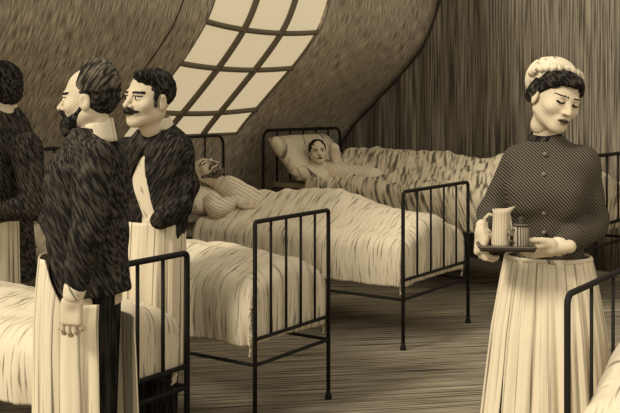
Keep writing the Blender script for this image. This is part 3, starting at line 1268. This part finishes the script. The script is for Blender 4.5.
    ring_cloth('apron', root, who, [(a_, r2, r1, e, f_) for a_, r1, r2, e, f_ in secs], -155, 131, M_apron, n=220, pleats=11, amp=.008, yaw=yaw, seed=9, rows=60, dip=lambda a: (.14 if a > 0 else .22) * min(1, max(0, (abs(a) - 1.0) / .5)), label='long white apron open at the back')
    return who


fez_man = build_fez()


# ------------------------------------------------------------------ moustached man
def build_moustache():
    d = 4.6
    root = Vector((-.70, d, 0))
    yaw = R(-28)
    HM = head_matrix(at(148, 99, 4.52), R(-42), R(-3), R(2), 1.16)
    hv, hq = head_sdf(1.04).mesh(.0036)
    parts = [(xform(hv, HM), hq, head_mats(hv, hq, gaze=-.003)), neck_part(HM, Vector((-.702, 4.59, 1.40)), .054, .06)]
    shL, elL, wrL = at(174, 152, 4.58), at(178, 206, 4.54), at(160, 220, 4.42)
    shR, elR, wrR = at(126, 154, 4.70), at(120, 210, 4.74), at(128, 235, 4.56)
    h = hand(at(156, 219, 4.47), (-.75, .35, -.6), (-.2, -.8, .4), True, curl=(20, 25, 20), thumb=(.2, 1, -.5), scale=.85)
    h2 = hand(wrR, (.2, -.4, -.9), (-1, -.3, 0), False, curl=(30, 35, 25), scale=1.0)
    parts += [(h[0], h[1], None), (h2[0], h2[1], None)]
    cx, cy = root.x, root.y
    b = Sdf()
    b.loft([(.85, .14, .10, 0, 0), (1.05, .13, .095, 0, 0), (1.28, .14, .09, 0, 0), (1.36, .08, .06, 0, 0)], yaw, cx, cy)
    b.cap((cx, cy, 1.32), (cx, cy, 1.41), .058, .058, .03)
    b.chain([shL, elL, wrL], [.038, .034, .024], .03)
    b.chain([shR, elR, wrR], [.038, .034, .024], .03)
    for s in (-1, 1):
        b.chain([(cx - .03 + s * .06, cy, .88), (cx - .03 + s * .06, cy, .48), (cx - .03 + s * .06, cy, .09)], [.065, .045, .035], .03)
        b.cap((cx - .03 + s * .06, cy, .04), (cx - .03 + s * .075 - .02, cy - .16, .03), .032, .028, .02)
    bv, bq = b.mesh(.014)
    parts.append((bv, bq, None))
    who = make_person(root, parts, 'bareheaded man with a moustache and dark coat open over a white front')
    secs = [(.90, .136, .108, 0, 0), (1.0, .144, .116, 0, 0), (1.15, .156, .122, 0, -.004), (1.29, .165, .125, 0, -.004), (1.36, .155, .11, 0, 0), (1.41, .11, .082, 0, .004), (1.445, .070, .066, 0, 0)]
    s = Sdf()
    s.loft(secs, yaw, cx, cy, power=2.2)
    s.ell(shL, (.068, .068, .066), .06)
    s.ell(shR, (.068, .068, .066), .06)
    s.chain([shL, at(185, 185, 4.57), elL, wrL + (elL - wrL) * .02], [.066, .064, .062, .046], .03, k2=.02)
    s.chain([shR, elR, wrR + (elR - wrR) * .05], [.066, .062, .045], .03, k2=.02)
    # the opening down the front: a slanting gap, wider at the top third
    Rz = Matrix.Rotation(yaw, 4, 'Z')

    def fr(x, y, z):
        p = Rz @ Vector((x, y, 0))
        return (cx + p.x, cy + p.y, z)
    s.cap(fr(.012, -.118, 1.33), fr(-.025, -.128, 1.19), .004, .050, .003, 's')
    s.cap(fr(-.025, -.128, 1.19), fr(.022, -.125, 1.04), .050, .040, .003, 's')
    s.cap(fr(.022, -.125, 1.04), fr(.045, -.12, .84), .040, .075, .003, 's')
    v, q = s.mesh(.0085, wob=(.007, (9, 9, 13)))
    wear('coat', v, q, M_coat2, who, 'dark coat open at the front')
    s = Sdf()
    s.loft([(a, b_ - .016, c_ - .016, 0, dy) for a, b_, c_, _, dy in secs], yaw, cx, cy, power=2.2)
    v, q = s.mesh(.010)
    wear('shirt', v, q, M_linen, who, 'white shirt front')
    collar_ring(who, (cx - .004, cy - .012), 1.415, 1.482, .086, .076, yaw, M_linen, 'white stand-up collar', front=.025, lean=(-.012, -.025))
    s = Sdf()
    s.ell(fr(-.002, -.088, 1.428), (.010, .010, .008))
    v, q = s.mesh(.004)
    wear('collar_stud', v, q, M_eye, who)
    # hair, short and brushed
    s = Sdf()
    s.ell((0, .026, .152), (.081, .094, .083))
    s.ell((0, -.105, .095), (.060, .072, .083), .012, 's')
    s.boxr((0, -.10, .055), (.2, .088, .06), .004, .008, 's')
    s.boxr((0, .06, .03), (.2, .10, .05), .004, .01, 's')
    for k in (-1, 1):
        s.ell((k * .079, .012, .098), (.018, .022, .034), .006, 's')
        s.cap((k * .070, -.018, .125), (k * .068, -.016, .085), .011, .007, .006)
    s.ell((.03, -.058, .200), (.045, .03, .022), .02)
    v, q = s.mesh(.0045, wob=(.003, (50, 50, 70)))
    wear('hair', xform(v, HM), q, M_hair, who, 'short dark hair')
    s = Sdf()
    for k in (-1, 1):
        s.chain([(k * .003, -.094, .061), (k * .020, -.090, .058), (k * .040, -.072, .058)], [.0095, .0085, .004], .006)
    v, q = s.mesh(.0035)
    wear('moustache', xform(v, HM), q, M_hair, who, 'dark moustache')
    s = Sdf()
    for k in (-1, 1):
        s.chain([(cx - .03 + k * .06, cy, .90), (cx - .03 + k * .06, cy, .48), (cx - .03 + k * .06, cy, .06)], [.082, .068, .06], .02)
    v, q = s.mesh(.013)
    wear('trousers', v, q, M_trouser, who)
    secs2 = [(.35, .160, .155, cx - .03, cy), (.80, .150, .142, cx - .018, cy), (1.0, .148, .136, cx - .010, cy)]
    ring_cloth('apron', root, who, secs2, -40, 105, M_apron, n=120, pleats=12, amp=.006, yaw=yaw, seed=4, rows=40, label='white apron below the coat')
    return who


build_moustache()


# ------------------------------------------------------------------ man at the frame's edge
def build_edge_man():
    d = 5.3
    root = Vector((-1.64, d, 0))
    yaw = R(-120)
    HM = head_matrix(at(-3, 89, 5.27), R(-112), R(4), 0, 1.16)
    hv, hq = head_sdf().mesh(.0042)
    parts = [(xform(hv, HM), hq, head_mats(hv, hq)), neck_part(HM, Vector((-1.64, 5.3, 1.46)), .056, .064)]
    cx, cy = root.x, root.y
    shL, elL, wrL = at(26, 148, 5.13), at(36, 206, 5.07), at(-22, 216, 4.95)
    shR, elR, wrR = Vector((-1.76, 5.47, 1.36)), Vector((-1.82, 5.49, 1.08)), Vector((-1.99, 5.35, 1.0))
    h = hand(wrL, (-1, -.2, -.1), (-.2, -.6, .7), True, curl=(30, 40, 30))
    h2 = hand(wrR, (-1, -.3, -.2), (-.2, .3, .8), False, curl=(30, 40, 30))
    parts += [(h[0], h[1], None), (h2[0], h2[1], None)]
    b = Sdf()
    b.loft([(.85, .14, .10, 0, 0), (1.05, .13, .095, 0, 0), (1.34, .14, .09, 0, 0), (1.44, .08, .06, 0, 0)], yaw, cx, cy)
    b.cap((cx, cy, 1.38), (cx, cy, 1.47), .058, .058, .03)
    b.chain([shL, elL, wrL], [.038, .034, .024], .03)
    b.chain([shR, elR, wrR], [.038, .034, .024], .03)
    for s in (-1, 1):
        b.chain([(cx, cy + s * .08, .88), (cx, cy + s * .075, .48), (cx, cy + s * .075, .09)], [.075, .05, .035], .03)
        b.cap((cx, cy + s * .075, .04), (cx - .17, cy + s * .08, .03), .032, .028, .02)
    bv, bq = b.mesh(.014)
    parts.append((bv, bq, None))
    who = make_person(root, parts, 'man in a dark coat at the picture edge, turned away')
    s = Sdf()
    s.loft([(.60, .195, .16, 0, 0), (.80, .185, .15, 0, 0), (1.0, .175, .145, 0, 0), (1.2, .185, .15, 0, 0), (1.36, .19, .145, 0, 0), (1.45, .15, .11, 0, .006), (1.52, .085, .08, 0, 0)], yaw, cx, cy, power=2.2)
    s.ell(shL, (.08, .08, .075), .07)
    s.ell(shR, (.08, .08, .075), .07)
    s.chain([shL, elL, wrL], [.078, .070, .048], .03, k2=.02)
    s.chain([shR, elR, wrR], [.078, .070, .048], .03, k2=.02)
    v, q = s.mesh(.011, wob=(.009, (8, 8, 12)))
    wear('coat', v, q, M_coat, who, 'dark hatched coat')
    collar_ring(who, (cx - .006, cy - .006), 1.49, 1.575, .098, .082, yaw, M_linen, 'white collar', front=.03)
    s = Sdf()
    s.ell((0, .030, .150), (.086, .098, .088))
    s.ell((0, .060, .090), (.074, .060, .060), .03)
    s.ell((0, -.105, .080), (.070, .080, .095), .012, 's')
    for k in (-1, 1):
        s.ell((k * .082, .008, .098), (.02, .022, .034), .006, 's')
    v, q = s.mesh(.005, wob=(.003, (50, 50, 70)))
    wear('hair', xform(v, HM), q, M_hair, who, 'dark hair')
    s = Sdf()
    for k in (-1, 1):
        s.chain([(cx, cy + k * .08, .90), (cx, cy + k * .078, .48), (cx, cy + k * .078, .06)], [.095, .078, .07], .02)
    v, q = s.mesh(.014)
    wear('trousers', v, q, M_trouser, who)
    secs = [(.35, .215, .19, cx, cy), (.75, .20, .172, cx, cy), (.95, .192, .165, cx, cy), (1.0, .19, .163, cx, cy)]
    ring_cloth('apron', root, who, secs, -70, 172, M_apron, n=170, pleats=10, amp=.006, yaw=yaw, seed=14, rows=40, label='white apron at the front')
    return who


build_edge_man()


# ------------------------------------------------------------------ patients
def build_patient_c():
    hc = at(208, 172, 7.62)
    root = Vector((hc.x, hc.y, .66))
    ld = Vector((.823, -.568, 0))                 # towards the foot of the bed
    # lying: the crown points to the headboard, the face up and turned to the room
    Y = Vector((-.05, .52, -.85)).normalized()    # back of the head
    Zv = (-ld * .80 + Vector((0, 0, .60)))
    Zv = (Zv - Y * Zv.dot(Y)).normalized()
    X = Y.cross(Zv)
    M = Matrix(((X.x, Y.x, Zv.x, hc.x), (X.y, Y.y, Zv.y, hc.y), (X.z, Y.z, Zv.z, hc.z), (0, 0, 0, 1))) @ Matrix.Diagonal((1.18, 1.18, 1.18, 1)) @ Matrix.Translation((0, 0, -.11))
    hv, hq = head_sdf(1.05).mesh(.0045)
    parts = [(xform(hv, M), hq, head_mats(hv, hq, closed=True, brow=1.3))]
    wr = at(237, 201, 7.25)
    h = hand(wr, (.95, -.25, -.02), (.1, -.55, .8), True, curl=(28, 40, 30), thumb=(.4, .9, -.1), scale=1.28, spread=11, res=.004)
    parts.append((h[0], h[1], None))
    chest = hc + ld * .36 + Vector((0, 0, -.22))
    hip = hc + ld * .80 + Vector((0, 0, -.31))
    b = Sdf()
    neck = M @ Vector((0, .035, -.06))
    b.cap(M @ Vector((0, .02, .02)), neck, .055, .06, .03)
    b.cap(neck, chest, .07, .10, .05)
    b.cap(chest, hip, .10, .09, .05)
    b.chain([hip, hip + ld * .42 + Vector((0, 0, .0)), hip + ld * .8 + Vector((0, 0, -.02))], [.07, .05, .04], .04)
    sh = chest - ld * .16 + Vector((-.10, -.17, .02))
    el = at(215, 209, 7.22)
    b.chain([sh, el, wr], [.042, .036, .024], .03)
    bv, bq = b.mesh(.014)
    parts.append((bv, bq, None))
    who = make_person(root, parts, 'bearded patient lying on his back in bed, one hand folded on his chest')
    s = Sdf()
    s.cap(neck + ld * .06, chest, .10, .125, .05)
    s.cap(chest, hip, .125, .09, .05)
    s.chain([sh, el, wr + (el - wr) * .06], [.075, .068, .045], .05, k2=.02)
    sh2 = chest - ld * .12 + Vector((.10, .16, .02))
    s.cap(chest, sh2, .10, .075, .05)
    v, q = s.mesh(.010, wob=(.012, (10, 10, 12)))
    wear('nightshirt', v, q, M_night, who, 'white nightshirt')
    s = Sdf()
    s.ell((0, -.050, .014), (.050, .046, .026))
    for k in (-1, 1):
        s.cap((k * .062, .0, .09), (k * .046, -.040, .03), .010, .016, .012)
        s.cap((k * .004, -.097, .064), (k * .036, -.076, .048), .011, .008, .006)
    s.ell((0, -.104, .047), (.016, .016, .006), .004, 's')
    v, q = s.mesh(.005, wob=(.004, (70, 70, 70)))
    wear('beard', xform(v, M), q, M_grey, who, 'short grizzled beard')
    s = Sdf()
    s.ell((0, .030, .152), (.083, .096, .084))
    s.ell((0, -.105, .080), (.066, .078, .098), .012, 's')
    v, q = s.mesh(.005, wob=(.003, (50, 50, 70)))
    wear('head_bandage', xform(v, M), q, M_linen, who, 'white cloth round the head')
    return who


build_patient_c()


def build_patient_d():
    hc = at(318, 152, 9.0)
    root = Vector((hc.x, hc.y, .84))
    M = head_matrix(hc, R(8), R(-8), R(-6), .98)
    hv, hq = head_sdf().mesh(.0045)
    parts = [(xform(hv, M), hq, head_mats(hv, hq))]
    neck = M @ Vector((0, .035, -.05))
    b = Sdf()
    chest = hc + Vector((.16, -.02, -.24))
    b.cap(M @ Vector((0, .02, .02)), neck, .055, .06, .03)
    b.cap(neck, chest, .07, .11, .05)
    b.cap(chest, chest - LD * .45 + Vector((0, 0, -.02)), .11, .09, .05)
    bv, bq = b.mesh(.014)
    parts.append((bv, bq, None))
    who = make_person(root, parts, 'pale-faced patient with dark hair sunk in the large pillow by the end wall')
    s = Sdf()
    s.ell((0, .028, .145), (.083, .096, .088))
    s.ell((0, .04, .08), (.078, .055, .06), .03)
    s.ell((0, -.098, .090), (.056, .090, .100), .012, 's')
    v, q = s.mesh(.005, wob=(.004, (50, 50, 60)))
    wear('hair', xform(v, M), q, M_hair, who, 'dark hair round the face')
    s = Sdf()
    s.cap(neck + Vector((.02, 0, -.06)), chest, .09, .14, .05)
    s.cap(chest, chest - LD * .4, .14, .12, .05)
    # raised arm and sleeve beside the head
    s.chain([chest + Vector((.06, .06, .06)), at(337, 165, 9.1), at(334, 148, 9.05)], [.07, .06, .045], .05)
    v, q = s.mesh(.010, wob=(.010, (10, 10, 12)))
    wear('nightshirt', v, q, M_night, who, 'white nightshirt')
    return who


build_patient_d()
